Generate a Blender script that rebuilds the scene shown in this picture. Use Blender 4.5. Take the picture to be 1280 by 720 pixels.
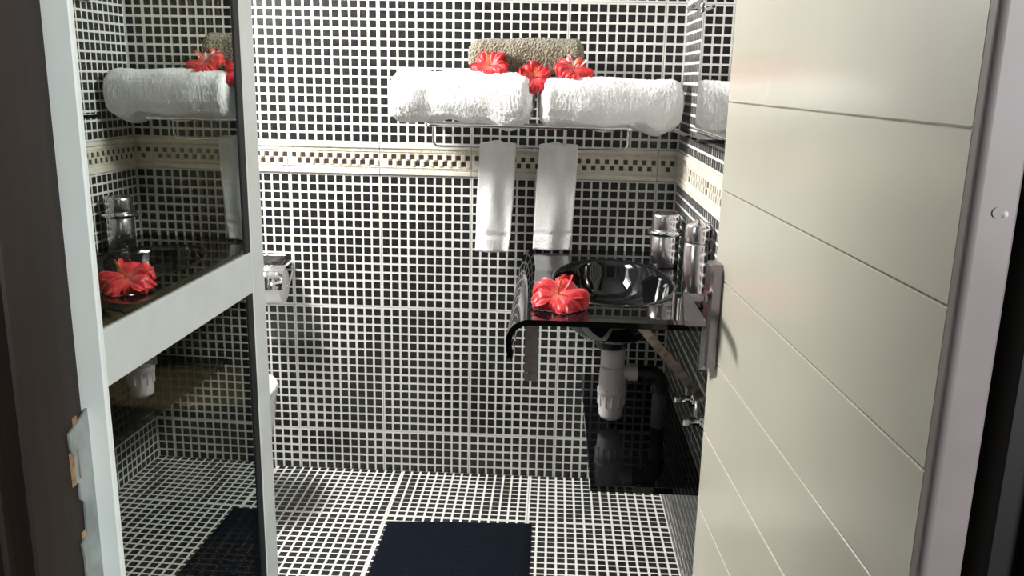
import bpy, math, random
from mathutils import Vector, Matrix, noise

random.seed(7)
for o in list(bpy.data.objects):
    bpy.data.objects.remove(o)
scene = bpy.context.scene
COL = scene.collection

# ------------------------------------------------------------------ camera
FPX = 1091.4
YAW, PITCH, ROLL = 0.0448, -0.2361, -0.0209
CAM = Vector((0.8674, -2.8429, 1.3665))
Rm = Matrix.Rotation(YAW, 3, 'Z') @ Matrix.Rotation(PITCH, 3, 'X') @ Matrix.Rotation(ROLL, 3, 'Y')
right, fwd, up = Rm.col[0], Rm.col[1], Rm.col[2]
cam_data = bpy.data.cameras.new('camera')
cam = bpy.data.objects.new('camera', cam_data)
COL.objects.link(cam)
M = Matrix((right, up, -fwd)).transposed().to_4x4()
M.translation = CAM
cam.matrix_world = M
cam_data.sensor_width = 36.0
cam_data.lens = FPX / 1280.0 * 36.0
cam_data.clip_start = 0.02
scene.camera = cam

# ------------------------------------------------------------------ world, lights, exposure
world = bpy.data.worlds.new('world')
scene.world = world
world.use_nodes = True
bg = world.node_tree.nodes['Background']
bg.inputs['Color'].default_value = (0.95, 1.0, 0.98, 1)
bg.inputs['Strength'].default_value = 0.095


def area(name, loc, target, sx, sy, power, color):
    l = bpy.data.lights.new(name, 'AREA')
    l.shape = 'RECTANGLE'
    l.size, l.size_y, l.energy, l.color = sx, sy, power, color
    o = bpy.data.objects.new(name, l)
    COL.objects.link(o)
    o.location = loc
    o.rotation_euler = (Vector(target) - Vector(loc)).to_track_quat('-Z', 'Y').to_euler()
    return o


# daylight through the bathroom window in the left wall
area('window_daylight', (-0.53, -0.56, 1.92), (0.6, -0.42, .70), 0.50, 0.50, 92, (1.0, 0.99, 0.95))
# added fill for daylight from the unseen room behind, aimed at the left door
area('doorway_fill', (2.75, -4.4, 1.8), (0.4, -1.9, 1.0), 0.9, 1.4, 85, (0.95, 1.0, 0.98))

scene.view_settings.view_transform = 'Standard'
scene.view_settings.look = 'None'
scene.view_settings.gamma = 1
scene.view_settings.use_curve_mapping = False
scene.view_settings.exposure = 0.1


# ------------------------------------------------------------------ materials
def mat(name, color, rough=0.5, metal=0.0, spec=0.5, coat=0.0, sheen=0.0):
    m = bpy.data.materials.new(name)
    m.use_nodes = True
    b = m.node_tree.nodes['Principled BSDF']
    b.inputs['Base Color'].default_value = (*color, 1)
    b.inputs['Roughness'].default_value = rough
    b.inputs['Metallic'].default_value = metal
    b.inputs['Specular IOR Level'].default_value = spec
    b.inputs['Coat Weight'].default_value = coat
    b.inputs['Sheen Weight'].default_value = sheen
    return m


def vary(m, c1, c2, scale, detail=3, lo=0.35, hi=0.65, bump=0.0, bscale=None, stretch=None):
    nt = m.node_tree
    b = nt.nodes['Principled BSDF']
    tc = nt.nodes.new('ShaderNodeTexCoord')
    src = tc.outputs['Object']
    if stretch:
        mp = nt.nodes.new('ShaderNodeMapping')
        mp.inputs['Scale'].default_value = stretch
        nt.links.new(src, mp.inputs['Vector'])
        src = mp.outputs['Vector']
    n = nt.nodes.new('ShaderNodeTexNoise')
    n.inputs['Scale'].default_value = scale
    n.inputs['Detail'].default_value = detail
    nt.links.new(src, n.inputs['Vector'])
    r = nt.nodes.new('ShaderNodeValToRGB')
    r.color_ramp.elements[0].position = lo
    r.color_ramp.elements[1].position = hi
    r.color_ramp.elements[0].color = (*c1, 1)
    r.color_ramp.elements[1].color = (*c2, 1)
    nt.links.new(n.outputs['Fac'], r.inputs['Fac'])
    nt.links.new(r.outputs['Color'], b.inputs['Base Color'])
    if bump:
        n2 = n
        if bscale:
            n2 = nt.nodes.new('ShaderNodeTexNoise')
            n2.inputs['Scale'].default_value = bscale
            n2.inputs['Detail'].default_value = 4
            nt.links.new(src, n2.inputs['Vector'])
        bp = nt.nodes.new('ShaderNodeBump')
        bp.inputs['Strength'].default_value = bump
        bp.inputs['Distance'].default_value = 0.004
        nt.links.new(n2.outputs['Fac'], bp.inputs['Height'])
        nt.links.new(bp.outputs['Normal'], b.inputs['Normal'])
    return m


M_GROUT = vary(mat('white grout', (.82, .81, .78), .45), (.78, .77, .73), (.86, .85, .82), 14)
M_BLACK = vary(mat('black mosaic glaze', (.016, .016, .016), .28), (.010, .010, .010), (.026, .025, .025), 60)
M_CREAM = vary(mat('cream border glaze', (.80, .76, .66), .35), (.74, .69, .58), (.84, .80, .71), 40)
M_BROWNB = vary(mat('dark brown border glaze', (.05, .03, .02), .35), (.02, .014, .01), (.10, .06, .04), 300)
M_JOINT = mat('grey joint mortar', (.42, .42, .40), .8)
M_PLASTER = vary(mat('white plaster', (.75, .75, .73), .8), (.70, .70, .68), (.78, .78, .76), 6)
M_OUTER = vary(mat('dark outer wall paint', (.03, .026, .025), .7), (.022, .019, .018), (.04, .034, .032), 8)
M_CHROME = mat('chrome', (.80, .80, .82), .10, 1.0)
M_BRUSHED = vary(mat('brushed chrome', (.78, .73, .75), .22, 1.0), (.74, .69, .71), (.82, .77, .79), 20)
M_PLATE = mat('dark grey chrome', (.30, .27, .30), .2, 1.0)  # darker metal tone for the handle plate and lever
M_STEEL = vary(mat('dull steel', (.42, .36, .35), .35, 1.0), (.36, .30, .29), (.48, .42, .41), 30)
M_RUST = vary(mat('rusty steel', (.34, .26, .22), .5, .6), (.20, .14, .11), (.46, .38, .33), 40)
M_BGLASS = mat('black glass', (.004, .004, .005), .03, 0, .45)
M_BPLASTIC = mat('black plastic', (.012, .012, .013), .35)
M_GREYPLASTIC = mat('grey plastic pipe', (.10, .10, .115), .4)
M_WPLASTIC = mat('white plastic', (.78, .72, .74), .38)
M_CERAMIC = mat('white ceramic', (.84, .85, .84), .12, 0, .5, .3)
M_PAPER = mat('toilet paper', (.8, .8, .79), .9)
M_WFRAME = vary(mat('white coated frame', (.62, .65, .64), .4), (.60, .63, .62), (.64, .67, .66), 20)  # coat greyed so the door rails look turned from the light
M_WFRAMELIT = vary(mat('frame coat lightened as lit edge', (.86, .90, .88), .4), (.84, .88, .86), (.88, .91, .89), 20)  # same frame coat, lightened to stand for light on the near edge
M_GASKET = mat('black rubber gasket', (.006, .006, .006), .6)
M_WOOD = vary(mat('dark brown varnished wood', (.02, .013, .010), .5, 0, .3), (.016, .010, .008), (.025, .015, .012), 6,
              stretch=(8, 8, .8))
M_WOODSHADE = mat('wood near black for shade', (.008, .007, .007), .5)  # shade of the unlit gap put into the wood colour
M_CHIPPED = vary(mat('grey filler metal', (.30, .33, .33), .5, .2), (.24, .27, .27), (.38, .41, .41), 25)
M_RAWWOOD = vary(mat('bare chipped wood', (.32, .19, .10), .8), (.22, .12, .06), (.42, .28, .16), 60)
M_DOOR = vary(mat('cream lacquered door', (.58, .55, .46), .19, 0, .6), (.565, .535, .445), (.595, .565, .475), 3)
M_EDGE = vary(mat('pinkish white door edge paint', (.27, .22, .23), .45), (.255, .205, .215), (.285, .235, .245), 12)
M_GREEN = mat('leaf green', (.03, .10, .02), .5)


def cloth(name, c1, c2, scale, strength, dist):
    m = mat(name, c1, .95, sheen=.4)
    nt = m.node_tree
    b = nt.nodes['Principled BSDF']
    tc = nt.nodes.new('ShaderNodeTexCoord')
    v = nt.nodes.new('ShaderNodeTexVoronoi')
    v.inputs['Scale'].default_value = scale
    nt.links.new(tc.outputs['Object'], v.inputs['Vector'])
    n = nt.nodes.new('ShaderNodeTexNoise')
    n.inputs['Scale'].default_value = scale * .22
    n.inputs['Detail'].default_value = 5
    nt.links.new(tc.outputs['Object'], n.inputs['Vector'])
    ad = nt.nodes.new('ShaderNodeMath')
    ad.operation = 'ADD'
    nt.links.new(v.outputs['Distance'], ad.inputs[0])
    nt.links.new(n.outputs['Fac'], ad.inputs[1])
    r = nt.nodes.new('ShaderNodeValToRGB')
    r.color_ramp.elements[0].position = .5
    r.color_ramp.elements[1].position = 1.1
    r.color_ramp.elements[0].color = (*c2, 1)
    r.color_ramp.elements[1].color = (*c1, 1)
    nt.links.new(ad.outputs[0], r.inputs['Fac'])
    nt.links.new(r.outputs['Color'], b.inputs['Base Color'])
    bp = nt.nodes.new('ShaderNodeBump')
    bp.inputs['Strength'].default_value = strength
    bp.inputs['Distance'].default_value = dist
    nt.links.new(ad.outputs[0], bp.inputs['Height'])
    nt.links.new(bp.outputs['Normal'], b.inputs['Normal'])
    return m


M_TERRY = cloth('white terry', (.90, .89, .89), (.84, .83, .83), 260, .4, .003)
M_BEIGE = cloth('beige terry', (.28, .245, .175), (.14, .12, .08), 170, 1.0, .007)
M_HEM = cloth('white woven hem', (.84, .83, .83), (.78, .77, .77), 900, .3, .001)


def mat_mat():
    m = mat('navy ribbed mat pile', (.004, .0065, .0125), .95, spec=.12)
    nt = m.node_tree
    b = nt.nodes['Principled BSDF']
    tc = nt.nodes.new('ShaderNodeTexCoord')
    w = nt.nodes.new('ShaderNodeTexWave')
    w.bands_direction = 'DIAGONAL'
    w.inputs['Scale'].default_value = 70
    w.inputs['Distortion'].default_value = 1.5
    nt.links.new(tc.outputs['Object'], w.inputs['Vector'])
    bp = nt.nodes.new('ShaderNodeBump')
    bp.inputs['Strength'].default_value = .6
    bp.inputs['Distance'].default_value = .003
    nt.links.new(w.outputs['Fac'], bp.inputs['Height'])
    nt.links.new(bp.outputs['Normal'], b.inputs['Normal'])
    return m


M_MAT = mat_mat()


def petal_mat():
    m = mat('red hibiscus petal', (.75, .02, .03), .45, sheen=.2)
    nt = m.node_tree
    b = nt.nodes['Principled BSDF']
    tc = nt.nodes.new('ShaderNodeTexCoord')
    ln = nt.nodes.new('ShaderNodeVectorMath')
    ln.operation = 'LENGTH'
    nt.links.new(tc.outputs['Object'], ln.inputs[0])
    r = nt.nodes.new('ShaderNodeValToRGB')
    r.color_ramp.elements[0].position = .008
    r.color_ramp.elements[0].color = (.80, .16, .10, 1)
    r.color_ramp.elements[1].position = .026
    r.color_ramp.elements[1].color = (.78, .018, .028, 1)
    nt.links.new(ln.outputs['Value'], r.inputs['Fac'])
    nz = nt.nodes.new('ShaderNodeTexNoise')
    nz.inputs['Scale'].default_value = 110
    nz.inputs['Detail'].default_value = 3
    nt.links.new(tc.outputs['Object'], nz.inputs['Vector'])
    rv = nt.nodes.new('ShaderNodeValToRGB')
    rv.color_ramp.elements[0].position, rv.color_ramp.elements[1].position = .35, .65
    rv.color_ramp.elements[0].color = (.62, .45, .5, 1)
    rv.color_ramp.elements[1].color = (1, 1, 1, 1)
    nt.links.new(nz.outputs['Fac'], rv.inputs['Fac'])
    mm = nt.nodes.new('ShaderNodeMix')
    mm.data_type, mm.blend_type = 'RGBA', 'MULTIPLY'
    mm.inputs[0].default_value = 1
    nt.links.new(r.outputs['Color'], mm.inputs[6])
    nt.links.new(rv.outputs['Color'], mm.inputs[7])
    nt.links.new(mm.outputs[2], b.inputs['Base Color'])
    bp = nt.nodes.new('ShaderNodeBump')
    bp.inputs['Strength'].default_value = .5
    bp.inputs['Distance'].default_value = .003
    nt.links.new(nz.outputs['Fac'], bp.inputs['Height'])
    nt.links.new(bp.outputs['Normal'], b.inputs['Normal'])
    b.inputs['Subsurface Weight'].default_value = .15
    b.inputs['Subsurface Radius'].default_value = (.02, .004, .004)
    return m


M_PETAL = petal_mat()
M_PALEPETAL = mat('pale pink petal base', (.85, .55, .55), .5)
M_POLLEN = mat('orange pollen', (.75, .30, .05), .7)
M_STAMEN = mat('red stamen column', (.7, .10, .06), .5)


def pane_mat():
    m = bpy.data.materials.new('dark tinted reflective glass')
    m.use_nodes = True
    nt = m.node_tree
    nt.nodes.clear()
    out = nt.nodes.new('ShaderNodeOutputMaterial')
    mx = nt.nodes.new('ShaderNodeMixShader')
    g = nt.nodes.new('ShaderNodeBsdfGlossy')
    t = nt.nodes.new('ShaderNodeBsdfTransparent')
    g.inputs['Roughness'].default_value = 0.0
    g.inputs['Color'].default_value = (.56, .62, .60, 1)
    t.inputs['Color'].default_value = (.26, .23, .16, 1)
    mx.inputs['Fac'].default_value = .58
    nt.links.new(t.outputs[0], mx.inputs[1])
    nt.links.new(g.outputs[0], mx.inputs[2])
    nt.links.new(mx.outputs[0], out.inputs['Surface'])
    return m


M_PANE = pane_mat()
M_MIRROR = mat('mirror silvering', (.80, .78, .79), .01, 1.0)
M_SKYGLASS = mat('frosted window glass', (.85, .88, .88), .6)


# ------------------------------------------------------------------ helpers
class MB:
    """collects vertices and faces, builds one mesh object"""

    def __init__(self):
        self.v, self.f, self.m, self.s = [], [], [], []

    def add(self, verts, faces, mi=0, smooth=False, T=None):
        b = len(self.v)
        for p in verts:
            p = Vector(p)
            self.v.append(T @ p if T is not None else p)
        for f in faces:
            self.f.append([b + i for i in f])
            self.m.append(mi)
            self.s.append(smooth)
        return self

    def box(self, x0, x1, y0, y1, z0, z1, mi=0, bev=0.0, T=None):
        if bev <= 0:
            v = [(x0, y0, z0), (x1, y0, z0), (x1, y1, z0), (x0, y1, z0), (x0, y0, z1), (x1, y0, z1), (x1, y1, z1), (x0, y1, z1)]
            f = [(3, 2, 1, 0), (4, 5, 6, 7), (0, 1, 5, 4), (1, 2, 6, 5), (2, 3, 7, 6), (3, 0, 4, 7)]
            return self.add(v, f, mi, False, T)
        b = bev
        # rounded box from a bevelled lattice
        v, idx = [], {}
        for sx in (0, 1):
            for sy in (0, 1):
                for sz in (0, 1):
                    X = (x0, x1)[sx]; Y = (y0, y1)[sy]; Z = (z0, z1)[sz]
                    dx = (b, -b)[sx]; dy = (b, -b)[sy]; dz = (b, -b)[sz]
                    for k, p in enumerate(((X, Y + dy, Z + dz), (X + dx, Y, Z + dz), (X + dx, Y + dy, Z))):
                        idx[(sx, sy, sz, k)] = len(v)
                        v.append(p)
        f = []
        for s in (0, 1):
            q = [idx[(s, 0, 0, 0)], idx[(s, 1, 0, 0)], idx[(s, 1, 1, 0)], idx[(s, 0, 1, 0)]]
            f.append(q if s else q[::-1])
            q = [idx[(0, s, 0, 1)], idx[(1, s, 0, 1)], idx[(1, s, 1, 1)], idx[(0, s, 1, 1)]]
            f.append(q[::-1] if s else q)
            q = [idx[(0, 0, s, 2)], idx[(1, 0, s, 2)], idx[(1, 1, s, 2)], idx[(0, 1, s, 2)]]
            f.append(q if s else q[::-1])
        for a in (0, 1):
            for c in (0, 1):
                f.append([idx[(a, c, 0, 0)], idx[(a, c, 0, 1)], idx[(a, c, 1, 1)], idx[(a, c, 1, 0)]])
                f.append([idx[(a, 0, c, 0)], idx[(a, 0, c, 2)], idx[(a, 1, c, 2)], idx[(a, 1, c, 0)]])
                f.append([idx[(0, a, c, 1)], idx[(0, a, c, 2)], idx[(1, a, c, 2)], idx[(1, a, c, 1)]])
        for a in (0, 1):
            for c in (0, 1):
                for d in (0, 1):
                    f.append([idx[(a, c, d, 0)], idx[(a, c, d, 1)], idx[(a, c, d, 2)]])
        return self.add(v, f, mi, False, T)

    def tube(self, pts, r, n=12, mi=0, caps=True, T=None, closed=False):
        pts = [Vector(p) for p in pts]
        rs = r if isinstance(r, (list, tuple)) else [r] * len(pts)
        verts, faces = [], []
        prev = None
        N = len(pts)
        for i, p in enumerate(pts):
            if closed:
                t = pts[(i + 1) % N] - pts[i - 1]
            else:
                t = pts[min(i + 1, N - 1)] - pts[max(i - 1, 0)]
            t.normalize()
            if prev is None:
                a = Vector((0, 0, 1)) if abs(t.z) < .9 else Vector((1, 0, 0))
                u = t.cross(a).normalized()
            else:
                u = (prev - t * prev.dot(t)).normalized()
            prev = u
            w = t.cross(u)
            for k in range(n):
                an = 2 * math.pi * k / n
                verts.append(p + (u * math.cos(an) + w * math.sin(an)) * rs[i])
        for i in range(N if closed else N - 1):
            j = (i + 1) % N
            for k in range(n):
                k2 = (k + 1) % n
                faces.append((i * n + k, i * n + k2, j * n + k2, j * n + k))
        self.add(verts, faces, mi, True, T)
        if caps and not closed:
            self.add([verts[k] for k in range(n)], [list(range(n))[::-1]], mi, False, T)
            self.add([verts[(N - 1) * n + k] for k in range(n)], [list(range(n))], mi, False, T)
        return self

    def lathe(self, prof, c=(0, 0, 0), n=32, mi=0, sx=1.0, sy=1.0, T=None, smooth=True, caps=True):
        verts, faces = [], []
        for (r, z) in prof:
            for k in range(n):
                an = 2 * math.pi * k / n
                verts.append((c[0] + r * sx * math.cos(an), c[1] + r * sy * math.sin(an), c[2] + z))
        for i in range(len(prof) - 1):
            for k in range(n):
                k2 = (k + 1) % n
                faces.append((i * n + k, i * n + k2, (i + 1) * n + k2, (i + 1) * n + k))
        self.add(verts, faces, mi, smooth, T)
        if caps and prof[0][0] > 1e-5:
            self.add([verts[k] for k in range(n)], [list(range(n))[::-1]], mi, False, T)
        if caps and prof[-1][0] > 1e-5:
            L = (len(prof) - 1) * n
            self.add([verts[L + k] for k in range(n)], [list(range(n))], mi, False, T)
        return self

    def mesh(self, name, mats):
        me = bpy.data.meshes.new(name)
        me.from_pydata([tuple(p) for p in self.v], [], self.f)
        for m in (mats if isinstance(mats, (list, tuple)) else [mats]):
            me.materials.append(m)
        me.polygons.foreach_set('material_index', self.m)
        me.polygons.foreach_set('use_smooth', self.s)
        me.update()
        return me

    def build(self, name, mats, parent=None, auto=None):
        me = self.mesh(name, mats)
        return link(name, me, parent)


def link(name, me, parent=None, Mx=None):
    o = bpy.data.objects.new(name, me)
    COL.objects.link(o)
    if parent is not None:
        o.parent = parent
    if Mx is not None:
        o.matrix_local = Mx
    return o


def tag(o, label=None, cat=None, group=None, kind=None):
    if label: o['label'] = label
    if cat: o['category'] = cat
    if group: o['group'] = group
    if kind: o['kind'] = kind
    return o


def empty(name, loc=(0, 0, 0)):
    o = bpy.data.objects.new(name, None)
    o.empty_display_size = .05
    COL.objects.link(o)
    o.location = loc
    return o


def at(loc):
    return Matrix.Translation(Vector(loc))


# ------------------------------------------------------------------ room shell
XL, XR = -0.50, 1.265          # left and right wall faces
YF = -1.90                      # inner face of the front wall with the doorway
ZC = 2.45
PITCHC = 0.0296
TILE_CACHE = {}


def mosaic_tile(a0, a1, b0, b1, W, H, na, nb):
    """one pressed mosaic-pattern ceramic tile: white slab with raised black squares; a0..b1 is the cut kept of the W x H tile"""
    key = tuple(round(x, 4) for x in (a0, a1, b0, b1, W, H)) + (na, nb)
    if key in TILE_CACHE:
        return TILE_CACHE[key]
    g = .0007
    mb = MB()
    mb.box(a0 + g, a1 - g, b0 + g, b1 - g, -.006, 0, 0)
    ma = (W - na * PITCHC) / 2
    mbb = (H - nb * PITCHC) / 2
    s = .0113
    for i in range(na):
        for j in range(nb):
            ca = ma + (i + .5) * PITCHC
            cb = mbb + (j + .5) * PITCHC
            x0, x1 = max(ca - s, a0 + g), min(ca + s, a1 - g)
            y0, y1 = max(cb - s, b0 + g), min(cb + s, b1 - g)
            if x1 - x0 < .002 or y1 - y0 < .002:
                continue
            t = .0005
            h = .0007 + random.uniform(-.0001, .0001)
            tx, ty = random.uniform(-1, 1) * .0001, random.uniform(-1, 1) * .0001
            v = [(x0, y0, 0), (x1, y0, 0), (x1, y1, 0), (x0, y1, 0),
                 (x0 + t, y0 + t, h - tx - ty), (x1 - t, y0 + t, h + tx - ty), (x1 - t, y1 - t, h + tx + ty), (x0 + t, y1 - t, h - tx + ty)]
            mb.add(v, [(4, 5, 6, 7), (0, 1, 5, 4), (1, 2, 6, 5), (2, 3, 7, 6), (3, 0, 4, 7)], 1)
    me = mb.mesh('mosaic_tile', [M_GROUT, M_BLACK])
    TILE_CACHE[key] = me
    return me


def border_tile(a0, a1, W=.3, H=.1):
    key = ('b', round(a0, 4), round(a1, 4))
    if key in TILE_CACHE:
        return TILE_CACHE[key]
    mb = MB()
    g = .0009
    mb.box(a0 + g, a1 - g, .001, H - .001, -.006, .001, 0)
    mb.box(a0 + g, a1 - g, H - .014, H - .001, .001, .006, 0, .0015)
    mb.box(a0 + g, a1 - g, .001, .015, .001, .006, 0, .0015)
    mb.box(a0 + g, a1 - g, H - .025, H - .0235, .001, .0035, 0)
    mb.box(a0 + g, a1 - g, .0245, .026, .001, .0035, 0)
    # rope beads
    n = 44
    for k in range(n):
        c = W * (k + .5) / n
        if c - .002 < a0 or c + .002 > a1: continue
        for b in (.0795, .0195):
            mb.add([(c - .0026, b - .003, .001), (c + .001, b - .003, .001), (c + .0026, b + .003, .001), (c - .001, b + .003, .001), (c, b, .0038)],
                   [(0, 1, 4), (1, 2, 4), (2, 3, 4), (3, 0, 4)], 0)
    for k in range(10):
        for row, (b0, b1) in enumerate(((.0515, .0685), (.031, .048))):
            c = W * (k + (.58 if row == 0 else .14)) / 10
            d0, d1 = c - .0068, c + .0068
            if d0 < a0 + g or d1 > a1 - g: continue
            mb.box(d0, d1, b0 + .001, b1 - .001, .001, .0016, 1)
            e0, e1 = d1 + .002, d0 + .03 - .002
            if e1 > a1 - g: continue
            mb.box(e0, e1, b0 - .001, b1 + .001, .001, .0045, 0, .0012)
    me = mb.mesh('border_tile', [M_CREAM, M_BROWNB])
    TILE_CACHE[key] = me
    return me


def cuts(lo, hi, joints):
    js = sorted(joints)
    res = []
    for a, b in zip(js[:-1], js[1:]):
        x0, x1 = max(a, lo), min(b, hi)
        if x1 - x0 > .004:
            res.append((a, b, x0, x1))
    return res


WALLZ = [(-.30, .15), (.15, .60), (.60, 1.05), (1.15, 1.60), (1.60, 2.05), (2.05, 2.50)]


def tile_wall(wall, lo, hi, joints, frame):
    """frame(a, z) gives the local-to-world matrix of a tile whose lower left corner is (a, z)"""
    for (ja, jb, x0, x1) in cuts(lo, hi, joints):
        for (z0, z1) in WALLZ:
            k0, k1 = max(z0, 0), min(z1, ZC)
            me = mosaic_tile(x0 - ja, x1 - ja, k0 - z0, k1 - z0, jb - ja, z1 - z0, 10, 15)
            link('mosaic_tile', me, wall, frame(ja, z0))
        link('border_tile', border_tile(x0 - ja, x1 - ja), wall, frame(ja, 1.05))


def basis(a, b, n, o):
    m = Matrix((a, b, n)).transposed().to_4x4()
    m.translation = Vector(o)
    return m


D = .0062
# back wall
wb = MB().box(XL - .12, XR + .12, D, .14, -.1, ZC + .1).build('wall_back', M_JOINT)
tag(wb, kind='structure')
jx = [round(-.6 + .3 * i, 4) for i in range(8)]
tile_wall(wb, XL, XR, jx, lambda a, z: basis((1, 0, 0), (0, 0, 1), (0, -1, 0), (a, 0, z)))
# right wall
wr = MB().box(XR + D, XR + .14, YF, .14, -.1, ZC + .1).build('wall_right', M_JOINT)
tag(wr, kind='structure')
jy = [round(-2.1 + .3 * i + .0, 4) for i in range(8)]
tile_wall(wr, YF, 0, [-x for x in jy][::-1] if False else jy,
          lambda a, z: basis((0, 1, 0), (0, 0, 1), (1, 0, 0), (XR, a, z)) @ Matrix.Scale(-1, 4, (0, 0, 1)) if False else
          Matrix.Translation((XR, a, z)) @ Matrix(((0, 0, -1, 0), (1, 0, 0, 0), (0, 1, 0, 0), (0, 0, 0, 1))))
# left wall with a window opening
WY0, WY1, WZ0, WZ1 = -.86, -.26, 1.6, 2.25
wl = MB()
wl.box(XL - .16, XL - D, YF, WY0, -.1, ZC + .1)
wl.box(XL - .16, XL - D, WY1, .14, -.1, ZC + .1)
wl.box(XL - .16, XL - D, WY0, WY1, -.1, WZ0)
wl.box(XL - .16, XL - D, WY0, WY1, WZ1, ZC + .1)
wl = tag(wl.build('wall_left', M_JOINT), kind='structure')
for (ja, jb, x0, x1) in cuts(YF, 0, jy):
    for (z0, z1) in WALLZ:
        k0, k1 = max(z0, 0), min(z1, ZC)
        fr = Matrix.Translation((XL, jb, z0)) @ Matrix(((0, 0, 1, 0), (-1, 0, 0, 0), (0, 1, 0, 0), (0, 0, 0, 1)))
        # cut away the window opening
        rects = [(x0, x1, k0, k1)]
        if x1 > WY0 + .001 and x0 < WY1 - .001 and k1 > WZ0 + .001 and k0 < WZ1 - .001:
            rects = []
            if x0 < WY0: rects.append((x0, WY0, k0, k1))
            if x1 > WY1: rects.append((WY1, x1, k0, k1))
            c0, c1 = max(x0, WY0), min(x1, WY1)
            if k0 < WZ0: rects.append((c0, c1, k0, WZ0))
            if k1 > WZ1: rects.append((c0, c1, WZ1, k1))
        for (r0, r1, q0, q1) in rects:
            me = mosaic_tile(jb - r1, jb - r0, q0 - z0, q1 - z0, .3, z1 - z0, 10, 15)
            link('mosaic_tile', me, wl, fr)
    fr = Matrix.Translation((XL, jb, 1.05)) @ Matrix(((0, 0, 1, 0), (-1, 0, 0, 0), (0, 1, 0, 0), (0, 0, 0, 1)))
    link('border_tile', border_tile(jb - x1, jb - x0), wl, fr)
# window
wn = MB()
for b in ((WY0, WY0 + .04, WZ0, WZ1), (WY1 - .04, WY1, WZ0, WZ1), (WY0 + .04, WY1 - .04, WZ0, WZ0 + .04), (WY0 + .04, WY1 - .04, WZ1 - .04, WZ1)):
    wn.box(XL - .12, XL - .08, b[0], b[1], b[2], b[3])
wn = tag(wn.build('window_1', M_WFRAME), kind='structure')
MB().box(XL - .104, XL - .096, WY0 + .04, WY1 - .04, WZ0 + .04, WZ1 - .04).build('pane', M_SKYGLASS, wn)
# floor
fl = MB().box(XL - .12, XR + .12, -2.2, .14, -.12, -D).build('floor', M_JOINT)
tag(fl, kind='structure')
fx = [round(.367 - .9 + .45 * i, 4) for i in range(6)]
fy = [round(-.323 - .45 * 4 + .45 * i, 4) for i in range(6)]
for (ja, jb, x0, x1) in cuts(XL, XR, fx):
    for (ka, kb, y0, y1) in cuts(-2.05, 0, fy):
        link('floor_tile', mosaic_tile(x0 - ja, x1 - ja, y0 - ka, y1 - ka, .45, .45, 15, 15), fl, at((ja, ka, 0)))
bf = MB().box(-2.5, 3.2, -6.5, -2.2, -.12, -.004).build('trim_1', M_WOOD)
tag(bf, kind='structure')
# ceiling
tag(MB().box(XL - .16, XR + .14, YF - .12, .14, ZC, ZC + .12).build('ceiling', M_PLASTER), kind='structure')
# front wall with the doorway
DX0, DX1, DZ = .40, 1.262, 2.06
fw = MB()
fw.box(-2.5, .26, YF - .09, YF, -.004, ZC)
fw.box(DX1 + .03, 3.2, YF - .22, YF, -.004, ZC)
fw.box(.26, DX1 + .03, YF - .09, YF, DZ + .05, ZC)
tag(fw.build('wall_front', M_OUTER), kind='structure')

# door frame, dark wood
jl = MB()
jl.box(.02, .3135, -2.007, -1.888, -.004, DZ + .04, 0, .003)
jl.box(-.02, .292, -2.025, -2.007, -.004, DZ + .10, 0, .004)
jl.box(.24, .26, -2.031, -2.025, -.004, DZ + .10, 0, .003)
jl = tag(jl.build('trim_2', M_WOOD), 'dark brown wooden door jamb at the left of the doorway', None, None, 'structure')
# ragged grey hinge patch let into the jamb edge
hz = MB()
prof = [(-1.988, .60), (-2.020, .60), (-2.017, .70), (-2.026, .712), (-2.022, .79), (-2.020, .852), (-2.023, .872), (-2.012, .880), (-2.010, .915), (-2.017, .922),
        (-2.016, .940), (-2.023, .944), (-2.0235, .978), (-2.026, .983), (-2.0265, 1.0), (-2.008, 1.006), (-1.988, 1.014)]
K_ = 1.1244
MY = lambda y: y * K_ + .35366
MZ = lambda z: z * K_ - .17
n = len(prof)
v = [(.316, MY(y), MZ(z)) for y, z in prof] + [(.313, MY(y), MZ(z)) for y, z in prof]
hz.add(v, [list(range(n))[::-1], list(range(n, 2 * n))] + [(i, i + n, (i + 1) % n + n, (i + 1) % n)[::-1] for i in range(n)])
hp = hz.build('hinge_plate', M_CHIPPED, jl)
hp['label'] = 'ragged grey metal plate with chipped edges'
sl = MB()
sl.box(.316, .317, MY(-2.0155), MY(-2.0125), MZ(.945), MZ(.978), 0, .0004)
sl.build('plate_slot', M_STEEL, hp)
for (z0, z1, y) in ((.940, .978, -2.024), (1.004, 1.013, -2.012), (.876, .884, -2.016), (.70, .712, -2.02)):
    ch = MB()
    y, z0, z1 = MY(y), MZ(z0), MZ(z1)
    ch.add([(.3137, y - .003, z0), (.3168, y + .001, z0 + .003), (.3168, y + .002, z1 - .003), (.3137, y - .004, z1), (.3137, y + .006, z0), (.3137, y + .006, z1)],
           [(0, 1, 2, 3), (1, 4, 5, 2), (0, 4, 1), (3, 2, 5)])
    ch.build('wood_chip', M_RAWWOOD, jl)
jr = MB()
jr.box(1.262, 1.50, -2.125, -1.90, -.004, DZ + .04, 0, .003)
jr.box(1.29, 1.50, -2.14, -2.12, -.004, DZ + .10, 0, .004)
tag(jr.build('trim_3', M_WOODSHADE), 'door jamb behind the cream door edge, coloured near black for the unlit gap', None, None, 'structure')
tag(MB().box(.25, 1.32, -2.005, -1.89, DZ, DZ + .08, 0, .003).build('trim_4', M_WOOD), kind='structure')

# ------------------------------------------------------------------ glazed white door standing open on the left
gd = empty('door_1', (.32, -1.70, 0))
gd.rotation_euler = (0, 0, -.025)
tag(gd, 'white framed door with two dark glass panes standing open at left', 'door', None, 'structure')
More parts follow.
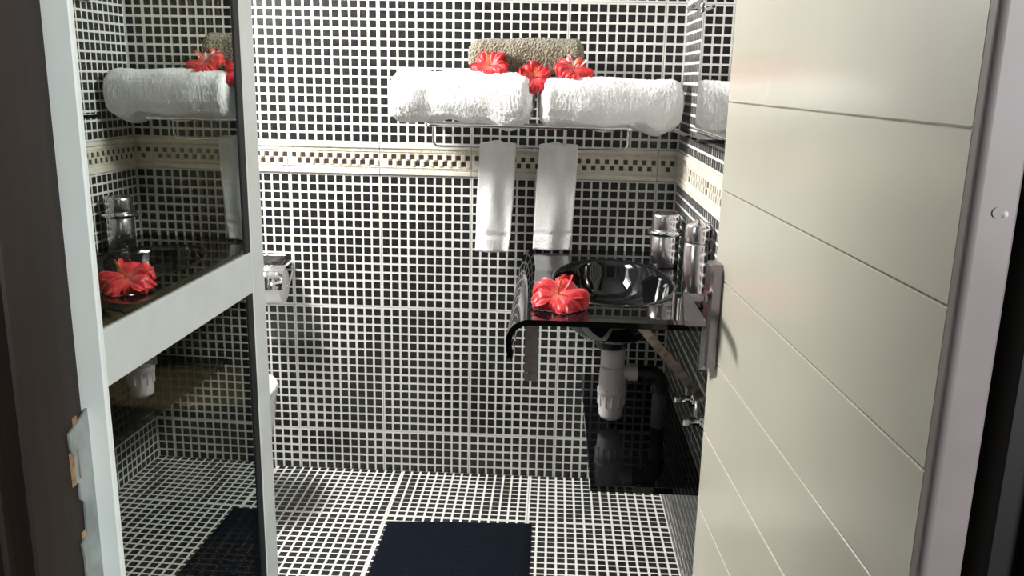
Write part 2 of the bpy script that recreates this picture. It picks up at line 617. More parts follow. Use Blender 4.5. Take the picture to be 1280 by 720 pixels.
# local: +Y away from the camera, glass plane at x=0, +X towards the basin
MB().box(-.030, .025, -.182, -.172, .015, 2.04, 0, .002).build('stile', M_WFRAMELIT, gd)
MB().box(-.022, .004, .364, .423, .015, 2.04, 0, .002).build('stile', M_WFRAME, gd)
MB().box(-.022, .004, -.172, .364, .981, 1.055, 0, .001).build('mid_rail', M_WFRAME, gd)
MB().box(-.022, .004, -.172, .364, .015, .12, 0, .001).build('bottom_rail', M_WFRAME, gd)
MB().box(-.022, .004, -.172, .364, 1.96, 2.04, 0, .001).build('top_rail', M_WFRAME, gd)
for (z0, z1) in ((1.055, 1.96), (.12, .981)):
    MB().box(-.004, 0, -.172, .340, z0, z1).build('glass_pane', M_PANE, gd)
    MB().box(-.012, .002, .340, .364, z0, z1).build('gasket', M_GASKET, gd)

# ------------------------------------------------------------------ cream door on the right
TH = -.0554
dr = empty('door_2', (1.162, -1.30, 0))
dr.rotation_euler = (0, 0, -TH)
tag(dr, 'cream lacquered door with horizontal boards standing open at right', 'door', None, 'structure')
# local: +Y away from the camera, face looks to -X, width from y=-.815 to 0, thickness to +X
MB().box(.006, .038, -.806, 0, .012, 2.04, 0, .002).build('leaf_core', M_DOOR, dr)
grooves = [.284, .434, .582, .732, .8815, 1.0325, 1.184, 1.334]
zs = [.012] + grooves + [1.61, 1.89, 2.04]
for z0, z1 in zip(zs[:-1], zs[1:]):
    MB().box(0, .006, -.806, 0, z0 + .0008, z1 - .0008, 0, .0012).build('board', M_DOOR, dr)
# hinge-side edge, rounded, pinkish paint
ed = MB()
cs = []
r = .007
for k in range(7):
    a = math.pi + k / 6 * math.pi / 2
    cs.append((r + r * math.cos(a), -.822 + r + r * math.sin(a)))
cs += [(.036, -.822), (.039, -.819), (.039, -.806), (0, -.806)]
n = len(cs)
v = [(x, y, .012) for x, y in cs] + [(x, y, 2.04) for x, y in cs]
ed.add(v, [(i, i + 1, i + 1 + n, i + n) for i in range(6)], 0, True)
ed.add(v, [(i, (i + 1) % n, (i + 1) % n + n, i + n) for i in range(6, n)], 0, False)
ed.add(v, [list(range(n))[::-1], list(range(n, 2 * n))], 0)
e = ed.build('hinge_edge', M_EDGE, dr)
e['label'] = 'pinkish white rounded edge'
sc_ = MB()
sc_.lathe([(.0005, .0012), (.002, .0013), (.0038, 0.0017), (.0045, .0024)], n=16,
          T=Matrix.Translation((.021, -.8232, 1.268)) @ Matrix.Rotation(math.pi / 2, 4, 'X') @ Matrix.Translation((0, 0, -.0025)))
sc_.build('screw_hole', M_EDGE, dr)
MB().lathe([(.0, .0022), (.0022, .0014), (.003, 0)], n=12,
           T=Matrix.Translation((.0275, -.822, 1.2665)) @ Matrix.Rotation(math.pi / 2, 4, 'X')).build('screw_head', M_WPLASTIC, dr)
# handle
pl = MB()
zc0, zc1 = .851, 1.060
pts = [(-.058, zc0 + .022), (-.008, zc0), (-.006, zc1 - .008), (-.013, zc1), (-.052, zc1), (-.058, zc1 - .008)]
n = len(pts)
v = [(-.017, y, z) for y, z in pts] + [(0.0, y, z) for y, z in pts]
v2 = [(-.0205, -.032 + (y + .032) * .72, .9555 + (z - .9555) * .96) for y, z in pts]
pl.add(v + v2, [(i, i + n, (i + 1) % n + n, (i + 1) % n) for i in range(n)] + [(i, (i + 1) % n, (i + 1) % n + 2 * n, i + 2 * n) for i in range(n)] +
       [list(range(2 * n, 3 * n))])
pl.build('handle_plate', M_PLATE, dr)
lv = MB()
lv.tube([(-.018, -.036, .997), (-.026, -.036, .997)], .012, 20)
lv.tube([(-.022, -.036, .997), (-.058, -.036, .997)], .0075, 16)
q = [(-.061, -.026, 1.000), (-.053, -.026, 1.000), (-.051, -.08, .993), (-.044, -.140, .979), (-.079, -.140, .979), (-.069, -.08, .993)]
v = [(x, y, z + .005) for x, y, z in q] + [(x, y, z - .005) for x, y, z in q]
lv.add(v, [[0, 1, 2, 5], [5, 2, 3, 4], [11, 8, 7, 6], [10, 9, 8, 11]] + [(i, i + 6, (i + 1) % 6 + 6, (i + 1) % 6) for i in range(6)])
lv.build('lever', M_PLATE, dr)
MB().tube([(-.072, -.030, 1.004), (-.072, -.030, .956)], .0075, 16).build('lever_hub', M_CHROME, dr)

# ------------------------------------------------------------------ vanity counter of bent black glass with basin
van = empty('vanity_counter', (XR - .002, -.44, .82))
tag(van, 'black glass vanity counter with oval black basin on the right wall', 'sink')
VO = Vector((XR - .002, -.44, .82))


def vpart(name, mb, m, par=None):
    o = mb.build(name, m, par if par else van)
    for v in o.data.vertices:
        v.co -= VO
    return o


CY0, CY1, CX0, CX1 = -.885, -.006, .822, XR - .003
BX, BY, RX, RY = 1.042, -.445, .165, .285
ct = MB()
N = 64
ov, rc = [], []
for k in range(N):
    a = 2 * math.pi * k / N
    ov.append((BX + RX * math.cos(a), BY + RY * math.sin(a)))
    dx, dy = math.cos(a) * RX, math.sin(a) * RY
    tx = ((CX1 - BX) if dx > 0 else (BX - CX0)) / max(abs(dx), 1e-6)
    ty = ((CY1 - BY) if dy > 0 else (BY - CY0)) / max(abs(dy), 1e-6)
    t = min(tx, ty)
    rc.append([BX + dx * t, BY + dy * t])
for cx, cy in ((CX0, CY0), (CX0, CY1), (CX1, CY0), (CX1, CY1)):
    b = min(range(N), key=lambda i: (rc[i][0] - cx) ** 2 + (rc[i][1] - cy) ** 2)
    rc[b] = [cx, cy]
TK = .014
v = [(x, y, .82) for x, y in ov] + [(x, y, .82) for x, y in rc] + [(x, y, .82 - TK) for x, y in ov] + [(x, y, .82 - TK) for x, y in rc]
f = []
for k in range(N):
    j = (k + 1) % N
    f += [(k, N + k, N + j, j), (2 * N + k, 2 * N + j, 3 * N + j, 3 * N + k), (N + k, 3 * N + k, 3 * N + j, N + j), (k, j, 2 * N + j, 2 * N + k)]
ct.add(v, f)
# the front bends down: profile in x-z swept along y
r1 = .055
oc, ic = [], []
for k in range(11):
    a = math.pi / 2 + k / 10 * math.pi / 2 * .95
    oc.append((CX0 + r1 * math.cos(a), .82 - r1 + r1 * math.sin(a)))
    ic.append((CX0 + (r1 - TK) * math.cos(a), .82 - r1 + (r1 - TK) * math.sin(a)))
oc.append((oc[-1][0] + .004, .725)); ic.append((oc[-1][0] + TK, .725))
n = len(oc)
v = [(x, CY0, z) for x, z in oc] + [(x, CY0, z) for x, z in ic] + [(x, CY1, z) for x, z in oc] + [(x, CY1, z) for x, z in ic]
f = []
for k in range(n - 1):
    f.append((k, k + 1, 2 * n + k + 1, 2 * n + k))
    f.append((n + k, 3 * n + k, 3 * n + k + 1, n + k + 1))
ct.add(v, f, 0, True)
ct.add(v, [(k, n + k, n + k + 1, k + 1) for k in range(n - 1)] + [(2 * n + k, 2 * n + k + 1, 3 * n + k + 1, 3 * n + k) for k in range(n - 1)] +
       [(n - 1, 2 * n - 1, 4 * n - 1, 3 * n - 1)])
vpart('counter_top', ct, M_BGLASS)
bw = MB()
prof = [(1.04, .0003), (1.035, .0022), (1.02, .0030), (1.0, .0022), (.975, -.004), (.95, -.018), (.91, -.045), (.83, -.082), (.70, -.110), (.50, -.126), (.25, -.132), (.0, -.134)]
bw.lathe(prof[::-1], (BX, BY, .82), 64, 0, RX, RY, caps=False)
prof2 = [(.985, -.010), (.95, -.06), (.84, -.105), (.66, -.130), (.36, -.142), (.0, -.146)]
bw.lathe(prof2[::-1], (BX, BY, .82), 64, 0, RX, RY, caps=False)
basin = vpart('basin', bw, M_BGLASS)
dn = MB()
dn.lathe([(0, .0), (.020, .001), (.023, -.001), (.023, -.004)], (BX, BY, .82 - .1325), 24)
vpart('drain_ring', dn, M_CHROME, basin)
dd = MB()
dd.lathe([(.0, -.195), (.036, -.195), (.040, -.185), (.040, -.165), (.052, -.155), (.055, -.142), (.03, -.13)], (BX, BY, .82), 28)
vpart('drain_fitting', dd, M_BPLASTIC, basin)
# wall brackets: diagonal strut and upright plate
st = MB()
A, B = Vector((1.085, -.83, .800)), Vector((1.258, -.72, .585))
d = (B - A).normalized()
w = Vector((0, 1, 0)) - d * d.y
w.normalize()
u = d.cross(w)
for s0 in (0,):
    vv = []
    for P in (A, B):
        for a_, b_ in ((-.011, -.003), (.011, -.003), (.011, .003), (-.011, .003)):
            vv.append(P + u * a_ + w * b_)
    st.add(vv, [(0, 1, 2, 3), (7, 6, 5, 4), (0, 4, 5, 1), (1, 5, 6, 2), (2, 6, 7, 3), (3, 7, 4, 0)])
st.box(1.085, 1.258, -.84, -.82, .802, .806)
vpart('strut', st, M_RUST)['label'] = 'rusty diagonal support strut'
bk = MB()
bk.box(.810, .843, -.802, -.797, .640, .806, 0, .001)
bk.box(.817, .832, -.806, -.802, .642, .664, 0, .001)
vpart('support_plate', bk, M_STEEL)['label'] = 'dull reddish steel upright plate'

# lower black glass shelf
ls = MB().box(.982, XR - .003, -.845, -.006, .372, .390, 0, .001)
tag(ls.build('glass_shelf', M_BGLASS), 'wide black glass shelf low on the right wall under the vanity counter', 'shelf')

# upper black glass shelf under the mirror
us = MB().box(1.205, XR - .003, -.76, -.30, 1.226, 1.236, 0, .001)
tag(us.build('glass_shelf', M_BGLASS), 'narrow black glass shelf under the wall mirror beside the rolled towel', 'shelf')

# wall mirror
mr = MB().box(XR - .007, XR - .003, -1.20, -.338, 1.242, 2.02)
mo = tag(mr.build('wall_mirror', M_MIRROR), 'frameless mirror on the right wall above the narrow black shelf', 'mirror')
cl = MB()
cl.box(XR - .012, XR - .0015, -.345, -.318, 1.55, 1.575, 0, .002)
cl.tube([(XR - .002, -.25, 1.565), (XR - .03, -.25, 1.565), (XR - .034, -.254, 1.565), (XR - .034, -.35, 1.565)], .005, 10)
cl.build('mirror_clip', M_CHROME, mo)

# ------------------------------------------------------------------ bottle trap and waste pipe
TX, TY = 1.054, -.45
tr = empty('bottle_trap', (TX, TY, .39))
tag(tr, 'white plastic bottle trap with black elbow pipe under the basin', 'drain pipe')


def tpart(name, mb, m):
    o = mb.build(name, m, tr)
    for v in o.data.vertices:
        v.co -= Vector((TX, TY, .39))
    return o


tpart('tailpiece', MB().lathe([(.0, .570), (.031, .570), (.033, .575), (.033, .592), (.035, .594), (.035, .622), (.032, .625), (.0, .625)], (TX, TY, 0), 28), M_WPLASTIC)
tpart('trap_body', MB().lathe([(.0, .498), (.038, .498), (.0385, .502), (.0375, .55), (.036, .565), (.033, .572), (0, .572)], (TX, TY, 0), 32), M_WPLASTIC)
cup = MB().lathe([(.0, .409), (.018, .410), (.030, .416), (.0345, .426), (.037, .470), (.039, .490), (.042, .492), (.042, .505), (.040, .507), (.0, .507)], (TX, TY, 0), 32)
for k in range(12):
    a = 2 * math.pi * k / 12
    T = Matrix.Translation((TX, TY, 0)) @ Matrix.Rotation(a, 4, 'Z')
    cup.box(.033, .040, -.0025, .0025, .455, .487, 0, .001, T)
tpart('trap_cup', cup, M_WPLASTIC)
om = MB()
om.tube([(TX + .02, TY, .553), (TX + .058, TY, .553)], .020, 20)
om.tube([(TX + .044, TY, .553), (TX + .070, TY, .553)], .025, 20)
tpart('outlet_nut', om, M_WPLASTIC)
el = MB()
cpt = [(TX + .06, TY, .553), (TX + .095, TY, .553)]
for k in range(1, 9):
    a = k / 8 * math.pi / 2
    cpt.append((TX + .095 + .042 * math.sin(a), TY, .553 - .042 + .042 * math.cos(a)))
cpt.append((TX + .137, TY, .497))
el.tube(cpt, [.021] * 2 + [.026] * 8 + [.0265], 20)
tpart('elbow', el, M_BPLASTIC)
tpart('down_pipe', MB().tube([(TX + .137, TY, .50), (TX + .137, TY, .3905)], .0205, 20), M_GREYPLASTIC)


# angle valves on the right wall
def valve(y, z, label):
    o = empty('angle_valve', (XR, y, z))
    tag(o, label, 'valve', 'chrome angle valves under the vanity')
    MB().lathe([(0, 0), (.024, 0), (.024, .004), (.015, .008), (.011, .010), (.011, .035), (0, .035)], n=20,
               T=Matrix.Translation((-.0015, 0, 0)) @ Matrix.Rotation(-math.pi / 2, 4, 'Y')).build('valve_body', M_CHROME, o)
    MB().box(-.054, -.036, -.016, .016, -.010, .010, 0, .003).build('valve_knob', M_CHROME, o)
    MB().tube([(-.02, 0, .0), (-.02, 0, .03), (-.02, .01, .05)], .006, 10).build('valve_outlet', M_CHROME, o)
    return o


valve(-.60, .535, 'chrome angle valve nearer the bottle trap, on the dark right wall')
valve(-.76, .535, 'chrome angle valve nearer the doorway, below the rusty strut')

# ------------------------------------------------------------------ chrome canisters behind the basin
c1 = empty('canister', (1.188, -.30, .82))
tag(c1, 'chrome canister with a wide ring round its neck beside the basin', 'canister', 'chrome canisters on the counter')
c1.location = (1.209, -.225, .8202)
MB().lathe([(0, 0), (.041, 0), (.043, .003), (.043, .094), (.041, .097), (0, .097)], n=40).build('body', M_BRUSHED, c1)
MB().lathe([(.036, .097), (.0515, .098), (.0535, .103), (.0525, .110), (.042, .113), (.036, .113)], n=40).build('ring', M_CHROME, c1)
MB().lathe([(0, .112), (.041, .112), (.042, .115), (.042, .152), (.0405, .158), (.036, .162), (.030, .160), (0, .159)], n=40).build('lid', M_BRUSHED, c1)
c2 = empty('canister', (1.222, -.44, .8202))
tag(c2, 'plain tall chrome canister nearest the cream door edge', 'canister', 'chrome canisters on the counter')
c2.location = (1.2275, -.70, .8202)
c2.scale = (.97, .97, 1.10)
MB().lathe([(0, 0), (.031, 0), (.033, .003), (.033, .142), (.031, .146), (0, .146)], n=40).build('body', M_BRUSHED, c2)
MB().lathe([(0, .146), (.032, .146), (.0335, .149), (.0335, .183), (.031, .189), (.012, .192), (.010, .197), (0, .199)], n=40).build('lid', M_BRUSHED, c2)

# ------------------------------------------------------------------ towel rack
rk = empty('towel_rack', (.79, -.01, 1.22))
tag(rk, 'chrome wire towel rack on the tiled back wall holding rolled towels', 'towel rack')
RO = Vector((.79, -.01, 1.22))
ZR = 1.226


def rpart(name, mb, m=M_CHROME):
    o = mb.build(name, m, rk)
    for v in o.data.vertices:
        v.co -= RO
    return o


def rounded(pts, r, k=6):
    pts = [Vector(p) for p in pts]
    out = [pts[0]]
    for a, b, c in zip(pts[:-2], pts[1:-1], pts[2:]):
        d1, d2 = (a - b).normalized(), (c - b).normalized()
        for i in range(k + 1):
            t = i / k
            p = (b + d1 * r) * (1 - t) ** 2 + b * 2 * t * (1 - t) + (b + d2 * r) * t ** 2
            out.append(p)
    out.append(pts[-1])
    return out


rpart('front_rail', MB().tube(rounded([(.485, -.004, ZR), (.485, -.235, ZR), (1.094, -.235, ZR), (1.094, -.004, ZR)], .02), .0045, 12))
for y in (-.05, -.11, -.17):
    rpart('cross_wire', MB().tube([(.485, y, ZR), (1.094, y, ZR)], .003, 8))
rpart('hanging_bar', MB().tube(rounded([(.482, -.05, ZR), (.482, -.05, 1.150), (1.097, -.05, 1.154), (1.097, -.05, ZR)], .022), .004, 12))
for x in (.485, 1.094):
    rpart('wall_rosette', MB().lathe([(0, 0), (.018, 0), (.018, .004), (.010, .009), (0, .010)], n=20,
                                     T=Matrix.Translation((x, -.0014, ZR)) @ Matrix.Rotation(math.pi / 2, 4, 'X')))


# ------------------------------------------------------------------ towels
def superell(a, p):
    c, s = math.cos(a), math.sin(a)
    return (math.copysign(abs(c) ** p, c), math.copysign(abs(s) ** p, s))


def rolled_towel(name, loc, length, ry, rz, m, seed, label, group=None, tilt=0, spiral=1, yaw=0, lump=.0045, nubs=.003, prof=None, sag=0, droop=None):
    NU, NV = 150, 96
    verts, faces = [], []
    off = Vector((seed * 3.7, seed * 1.3, seed * 2.1))
    for i in range(NU + 1):
        t = i / NU * 2 - 1
        # more rows near the ends
        u = math.sin(t * math.pi / 2)
        u = .35 * t + .65 * u
        ax = abs(u)
        e = .17
        if ax > 1 - e:
            q = (ax - (1 - e)) / e
            k = max(0, 1 - q ** 3.0) ** .42
        else:
            k = 1
        for j in range(NV):
            a = 2 * math.pi * j / NV
            y, z = superell(a, .86)
            x = u * length / 2
            pr = prof(u) if prof else 1
            # outer flap step of the roll
            st_ = .004 * math.exp(-((a - 3.9) / .15) ** 2)
            P = Vector((x, y * (ry + st_) * k * pr, z * (rz + st_) * k * (pr if z > 0 else 1)))
            if ax > 1 - e:
                r_ = k
                P.x += math.copysign(1, u) * .0045 * spiral * math.sin(2 * math.pi * (r_ * 3.2) + a) * (1 if r_ < .85 else .2)
            nl = noise.noise(P * 14 + off) * lump + noise.noise(P * 38 + off) * lump * .22
            nn = noise.noise(P * 240 + off) * nubs
            dirv = Vector((0, y, z)).normalized() if k > .15 else Vector((math.copysign(1, u), 0, 0))
            P += dirv * (nl + nn) * (.35 + .65 * k)
            if droop and z < 0:
                P.z -= droop(u) * abs(z)
            P.z -= sag * (u * u)
            verts.append(P)
    for i in range(NU):
        for j in range(NV):
            j2 = (j + 1) % NV
            faces.append((i * NV + j, (i + 1) * NV + j, (i + 1) * NV + j2, i * NV + j2))
    mb = MB()
    mb.add(verts, faces, 0, True)
    o = mb.build(name, m)
    o.location = loc
    o.rotation_euler = (0, tilt, yaw)
    tag(o, label, 'towel', group)
    return o


rolled_towel('rolled_towel', (.585, -.165, 1.309), .435, .074, .072, M_TERRY, 1.0,
             'white rolled towel at the left on the chrome rack', 'white rolled towels on the rack',
             prof=lambda u: 1.02 + .10 * math.exp(-((u + .66) / .16) ** 2) - .06 * math.exp(-((u + .38) / .12) ** 2) + .04 * math.exp(-((u + .05) / .3) ** 2) - .12 * max(0, -u - .8) / .2,
             droop=lambda u: .014 * math.exp(-((u + .72) / .16) ** 2) + .024 * math.exp(-((u - .62) / .24) ** 2) + .006 * math.sin(u * 11), yaw=-.10)
rolled_towel('rolled_towel', (1.030, -.165, 1.303), .428, .074, .070, M_TERRY, 4.0,
             'white rolled towel at the right on the chrome rack, near the mirror', 'white rolled towels on the rack',
             prof=lambda u: 1.0 + .05 * math.exp(-((u + .3) / .4) ** 2) - .05 * max(0, u),
             droop=lambda u: .026 * math.exp(-((u - .66) / .2) ** 2) + .014 * math.exp(-((u + .1) / .3) ** 2) + .004, spiral=.6, yaw=.12)
rolled_towel('rolled_towel', (.772, -.098, 1.431), .345, .052, .052, M_BEIGE, 7.0,
             'beige rolled towel lying on top of the two white rolls', None, lump=.006, nubs=.0022,
             prof=lambda u: 1.0 + .06 * u - .12 * max(0, -u - .75) / .25)


def hanging_towel(name, x0, x1, zb, zback, label, seed):
    """cloth folded over the hanging bar: an inverted U in y-z, extruded in x"""
    ZB, YB = 1.152, -.05
    th = .011
    ri = .0055
    path = []
    nz = 46
    for i in range(nz + 1):
        path.append((YB - ri - th / 2, zb + (ZB - zb) * i / nz, -1, 0))
    for i in range(1, 9):
        a = math.pi - i / 9 * math.pi
        path.append((YB + (ri + th / 2) * math.cos(a), ZB + (ri + th / 2) * math.sin(a), math.cos(a), math.sin(a)))
    nb = 34
    for i in range(nb + 1):
        path.append((YB + ri + th / 2, ZB - (ZB - zback) * i / nb, 1, 0))
    NX = 22
    off = Vector((seed, seed * 2, 0))

    def sheet(side):
        rows = []
        for (y, z, ny, nz_) in path:
            row = []
            frac = max(0, min(1, (ZB - z) / (ZB - zb)))
            for k in range(NX + 1):
                s = k / NX * 2 - 1
                edge = (1 - abs(s) ** 6)
                half = (x1 - x0) / 2 * (1 + .03 * noise.noise(Vector((s, z * 9, seed))) + .015 * math.sin(z * 30 + seed))
                if frac > .78: half *= 1 - .10 * (frac - .78) / .22 * (1 if s > 0 else .3)
                x = (x0 + x1) / 2 + s * half - .012 * frac
                front = 1 if ny <= 0 else .25
                wave = front * (.006 * math.cos(s * 4.2 + .7 + .8 * noise.noise(Vector((0, z * 6, seed)))) + .007 * noise.noise(Vector((x * 26, z * 8, seed))))
                hem = -.0022 if (abs(z - (zb + .055)) < .006 and ny < 0) else 0
                t = th / 2 * (.35 + .65 * edge) + hem
                nub = noise.noise(Vector((x, y, z)) * 240 + off) * .0016
                d_ = side * (t + nub) + wave * (1 if ny <= 0 else .4)
                row.append(Vector((x, min(y + ny * d_, -.0025), z + nz_ * d_)))
            rows.append(row)
        return rows

    outr, inr = sheet(1), sheet(-1)
    mb = MB()
    nr = len(path)
    W = NX + 1
    v = [p for r_ in outr for p in r_] + [p for r_ in inr for p in r_]
    o_ = nr * W
    f = []
    for i in range(nr - 1):
        for k in range(NX):
            a, b, c, d2 = i * W + k, i * W + k + 1, (i + 1) * W + k + 1, (i + 1) * W + k
            f.append((a, b, c, d2))
            f.append((o_ + d2, o_ + c, o_ + b, o_ + a))
    for i in range(nr - 1):
        f.append((i * W, (i + 1) * W, o_ + (i + 1) * W, o_ + i * W))
        f.append((i * W + NX, o_ + i * W + NX, o_ + (i + 1) * W + NX, (i + 1) * W + NX))
    for k in range(NX):
        f.append((k, o_ + k, o_ + k + 1, k + 1))
        b = (nr - 1) * W
        f.append((b + k, b + k + 1, o_ + b + k + 1, o_ + b + k))
    mb.add(v, f, 0, True)
    o = mb.build(name, M_TERRY)
    tag(o, label, 'towel', 'white hand towels hanging from the rack')
    # hem band
    hb = MB()
    xm0, xm1 = x0 + .004 - .009, x1 - .020
    hb.box(xm0 + .004, xm1, -.0835, -.0790, zb + .010, zb + .0135, 0, .0008)
    return o


hanging_towel('hand_towel', .630, .746, .815, .95, 'white folded hand towel hanging at the left of the rack bar', 3.0)
hanging_towel('hand_towel', .818, .943, .827, .95, 'white folded hand towel hanging at the right, above the counter', 8.0)


# ------------------------------------------------------------------ hibiscus flowers
def hibiscus(loc, axis, R, spin, label, group, seed, pale=False, cup=.5):
    o = empty('hibiscus_flower', loc)
    tag(o, label, 'flower', group)
    o.rotation_euler = (Vector(axis).to_track_quat('Z', 'Y') @ Matrix.Rotation(spin, 3, 'Z').to_quaternion()).to_euler()
    for p in range(5):
        mb = MB()
        NU, NW = 16, 24
        v, f = [], []
        rnd = random.Random(seed * 10 + p)
        c_, tw = cup + rnd.uniform(-.18, .18), rnd.uniform(-.25, .25)
        Rp = R * rnd.uniform(.9, 1.08)
        for i in range(NU + 1):
            u = i / NU
            wid = Rp * (.10 + .62 * math.sin(min(1, u * 1.02) ** .9 * math.pi * .62) ** 1.1) * (1 if u < .8 else 1 - .55 * ((u - .8) / .2) ** 2)
            for k in range(NW + 1):
                s = k / NW * 2 - 1
                ruff = Rp * .085 * u ** 1.5 * (math.sin(s * 9 + seed + p) + .7 * math.sin(s * 17 + 2 * p + seed) + .5 * math.sin(u * 9 + s * 4 + p)) * (.4 + .6 * abs(s) + .4 * u)
                rad = u * Rp * (1 - .10 * s * s * u + .06 * math.sin(s * 9 + p * 2 + seed) * u + .03 * math.sin(s * 23 + seed) * u)
                bend = c_ - 1.0 * (u - .35) ** 2 * (1 if u > .35 else 0) * 1.5
                z = rad * bend + ruff + Rp * .16 * s * tw * u + .0015 * p
                z += Rp * .10 * (s * s) * u + (.005 if p % 2 else 0) * u
                v.append((rad * math.cos(0) * (1 - .12 * c_), s * wid, z))
        W = NW + 1
        for i in range(NU):
            for k in range(NW):
                f.append((i * W + k, (i + 1) * W + k, (i + 1) * W + k + 1, i * W + k + 1))
        # thickness
        nv = len(v)
        v2 = [(x, y, z - .0007) for x, y, z in v]
        f2 = [tuple(nv + q for q in r_[::-1]) for r_ in f]
        mb.add(v + v2, f + f2, 0, True, Matrix.Rotation(2 * math.pi * p / 5, 4, 'Z'))
        q = mb.build('petal', M_PALEPETAL if (pale and p == 1) else M_PETAL, o)
        if pale and p == 1: q['label'] = 'pale pink petal'
    sm = MB()
    L = R * .85
    sm.tube([(0, 0, 0), (L * .05, 0, L * .4), (L * .14, 0, L * .75), (L * .22, 0, L)], [.0028, .0022, .0018, .0012], 8)
    sm.build('stamen', M_STAMEN, o)
    pb = MB()
    rr = random.Random(seed)
    for k in range(22):
        t = .5 + .5 * k / 22
        a = k * 2.4
        b = Vector((L * .22 * t * t, 0, L * t))
        e_ = b + Vector((math.cos(a), math.sin(a), .4)) * .006
        pb.tube([b, e_], .0004, 4)
        pb.lathe([(0, -.0012), (.0012, 0), (0, .0012)], tuple(e_), 6)
    pl_ = pb.build('pollen', M_POLLEN, o)
    MB().lathe([(0, -.014), (.004, -.012), (.005, -.004), (.009, .004)], n=10).build('calyx', M_GREEN, o)
    return o


G = 'red hibiscus flowers'
hibiscus((.668, -.178, 1.396), (-.2, -.75, .6), .056, .3, 'red hibiscus on the left white roll, against the beige towel', G, 1, False, .35)
hibiscus((.800, -.200, 1.366), (.15, -.85, .45), .052, 1.0, 'red hibiscus tucked in the gap between the two white rolls', G, 2, False, .45)
hibiscus((.915, -.176, 1.394), (.2, -.7, .65), .056, .1, 'red hibiscus on the right white roll with one pale petal', G, 3, True, .35)
big_flower = hibiscus((.887, -.770, .852), (-.05, -.6, .8), .070, .6, 'large red hibiscus lying on the black glass counter beside the basin', G, 4, False, .25)

# its petals rest on the glass
bpy.context.view_layer.update()
for ch_ in big_flower.children:
    mw = ch_.matrix_world.copy()
    mi_ = mw.inverted()
    for vt in ch_.data.vertices:
        wp = mw @ vt.co
        if wp.z < .8235:
            wp.z = .8205 + .003 * math.exp((wp.z - .8235) / .02)
            vt.co = mi_ @ wp

# ------------------------------------------------------------------ bath mat
mtb = MB()
NX, NY = 44, 70
X0, X1, Y0, Y1 = .383, .832, -1.12, -.357
v, f = [], []
for i in range(NY + 1):
    for k in range(NX + 1):
        s, t = k / NX, i / NY
        x = X0 + (X1 - X0) * s
        y = Y0 + (Y1 - Y0) * t + (s - .5) * .022
        e_ = min(s, 1 - s) * (X1 - X0)
        e2 = min(t, 1 - t) * (Y1 - Y0)
        ed_ = min(e_, e2)
        h = .010 + .0025 * noise.noise(Vector((x * 7, y * 7, 0))) + .0012 * noise.noise(Vector((x * 25, y * 12, 3)))
        if ed_ < .012: h *= .45 + .55 * ed_ / .012
        # embossed plain emblem frame in the middle of the upper half
        ex, ey = abs(x - .62), abs(y + .60)
        if max(ex - .05, ey - .085) < 0 and max(ex - .042, ey - .077) > 0: h -= .0022
        if ex < .03 and (abs(ey - .05) < .004 or abs(ey - .02) < .004): h -= .002
        v.append((x, y, .0016 + max(h, .003)))
W = NX + 1
for i in range(NY):
    for k in range(NX):
        f.append((i * W + k, i * W + k + 1, (i + 1) * W + k + 1, (i + 1) * W + k))
nv = len(v)
per = [k for k in range(NX + 1)] + [i * W + NX for i in range(1, NY + 1)] + [NY * W + k for k in range(NX - 1, -1, -1)] + [i * W for i in range(NY - 1, 0, -1)]
vb = [(v[i][0], v[i][1], .0016) for i in per]
mtb.add(v, f, 0, True)
n = len(per)
mtb.add([v[i] for i in per] + vb, [((i + 1) % n, i, n + i, n + (i + 1) % n) for i in range(n)] + [list(range(n, 2 * n))[::-1]])
tag(mtb.build('bath_mat', M_MAT), 'dark navy textile bath mat on the mosaic tile floor', 'mat')

# ------------------------------------------------------------------ toilet and paper holder
to = empty('toilet', (XL, -.33, 0))
tag(to, 'white wall hung toilet showing beside the white door frame', 'toilet')
bm_ = MB()
secs = []
NS = 36
Lb = .525


def ring(k, hw, z, x0=.0, nose=1.0):
    out = []
    for j in range(NS):
        a = 2 * math.pi * j / NS
        c, s = math.cos(a), math.sin(a)
        x = x0 + (k - x0) / 2 + (k - x0) / 2 * math.copysign(abs(c) ** (.75 if c < 0 else 1), c)
        y = hw * math.copysign(abs(s) ** .8, s)
        out.append((x, y, z))
    return out


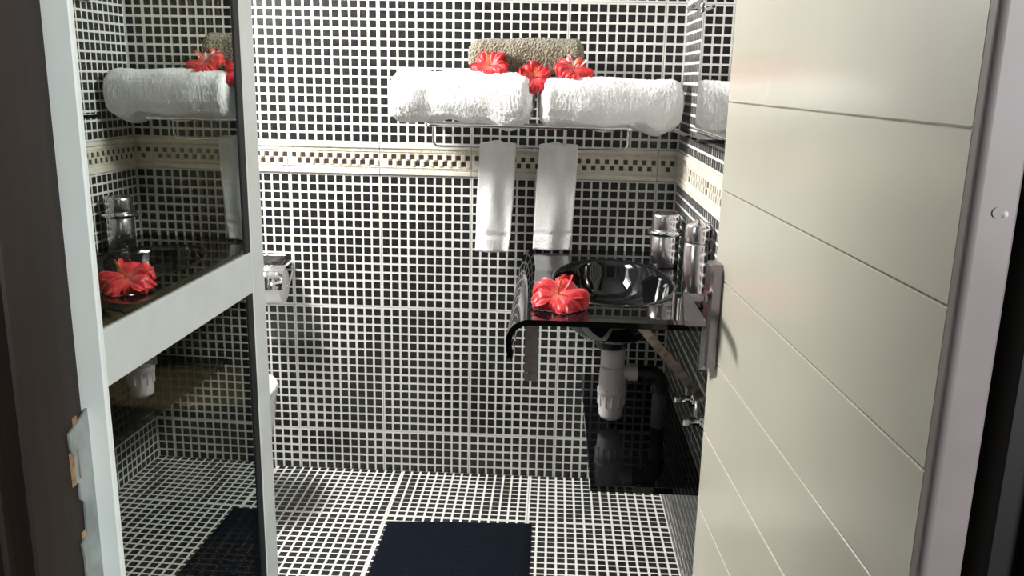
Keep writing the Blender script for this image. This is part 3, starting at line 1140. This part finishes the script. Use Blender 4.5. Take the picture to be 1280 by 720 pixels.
rings = [ring(.30, .09, .08), ring(.40, .115, .13), ring(.468, .145, .20), ring(.502, .165, .27), ring(.515, .175, .35), ring(Lb - .005, .18, .405),
         ring(Lb, .182, .418), ring(Lb - .006, .178, .425), ring(Lb - .04, .145, .425, .08), ring(Lb - .07, .12, .38, .12), ring(Lb - .16, .07, .27, .2)]
v = [p for r_ in rings for p in r_]
f = []
for i in range(len(rings) - 1):
    for j in range(NS):
        j2 = (j + 1) % NS
        f.append((i * NS + j, i * NS + j2, (i + 1) * NS + j2, (i + 1) * NS + j))
f.append(list(range(NS))[::-1])
f.append([(len(rings) - 1) * NS + j for j in range(NS)])
bm_.add(v, f, 0, True)
bm_.build('bowl', M_CERAMIC, to)
sr = [ring(Lb + .002, .184, .428), ring(Lb + .004, .186, .434), ring(Lb - .004, .180, .448), ring(Lb - .10, .12, .452)]
v = [p for r_ in sr for p in r_]
f = []
for i in range(len(sr) - 1):
    for j in range(NS):
        j2 = (j + 1) % NS
        f.append((i * NS + j, i * NS + j2, (i + 1) * NS + j2, (i + 1) * NS + j))
f.append(list(range(NS))[::-1])
f.append([(len(sr) - 1) * NS + j for j in range(NS)])
sb = MB()
sb.add(v, f, 0, True)
sb.build('lid', M_CERAMIC, to)
to.location.x = XL + .0016
to.location.z = -.025

tp = empty('toilet_roll_holder', (-.06, -.002, .69))
tag(tp, 'chrome toilet roll holder with curved cover on the back wall', 'toilet roll holder')
HX0, HX1 = -.068, .058
cv = MB()
ps = []
for k in range(15):
    a = math.radians(72) + k / 14 * math.radians(112)
    ps.append((-.065 + .064 * math.cos(a), -.004 + .064 * math.sin(a)))
ps = [(-.002, .064)] + ps
n = len(ps)
pi_ = [(-.065 + (y + .065) * .955 if i else y, -.004 + (z + .004) * .955 if i else z - .003) for i, (y, z) in enumerate(ps)]
v = [(HX0, y, z) for y, z in ps] + [(HX1, y, z) for y, z in ps] + [(HX0, y, z) for y, z in pi_] + [(HX1, y, z) for y, z in pi_]
f = []
for i in range(n - 1):
    f += [(i, n + i, n + i + 1, i + 1), (2 * n + i, 2 * n + i + 1, 3 * n + i + 1, 3 * n + i), (i, i + 1, 2 * n + i + 1, 2 * n + i), (n + i, 3 * n + i, 3 * n + i + 1, n + i + 1)]
cv.add(v, f, 0, True)
cv.build('cover', M_CHROME, tp)
MB().tube([(HX0 + .012, -.065, -.008), (HX1 - .010, -.065, -.008)], .0565, 28).build('paper_roll', M_PAPER, tp)
MB().tube([(HX0 - .004, -.065, -.008), (HX1 + .002, -.065, -.008), (HX1 + .004, -.055, -.002), (HX1 + .004, -.012, .035), (HX1 - .005, -.004, .045)], .003, 10).build('arm', M_CHROME, tp)
MB().box(HX0 + .02, HX1 - .02, -.012, -.0005, .05, .085, 0, .003).build('mount', M_CHROME, tp)
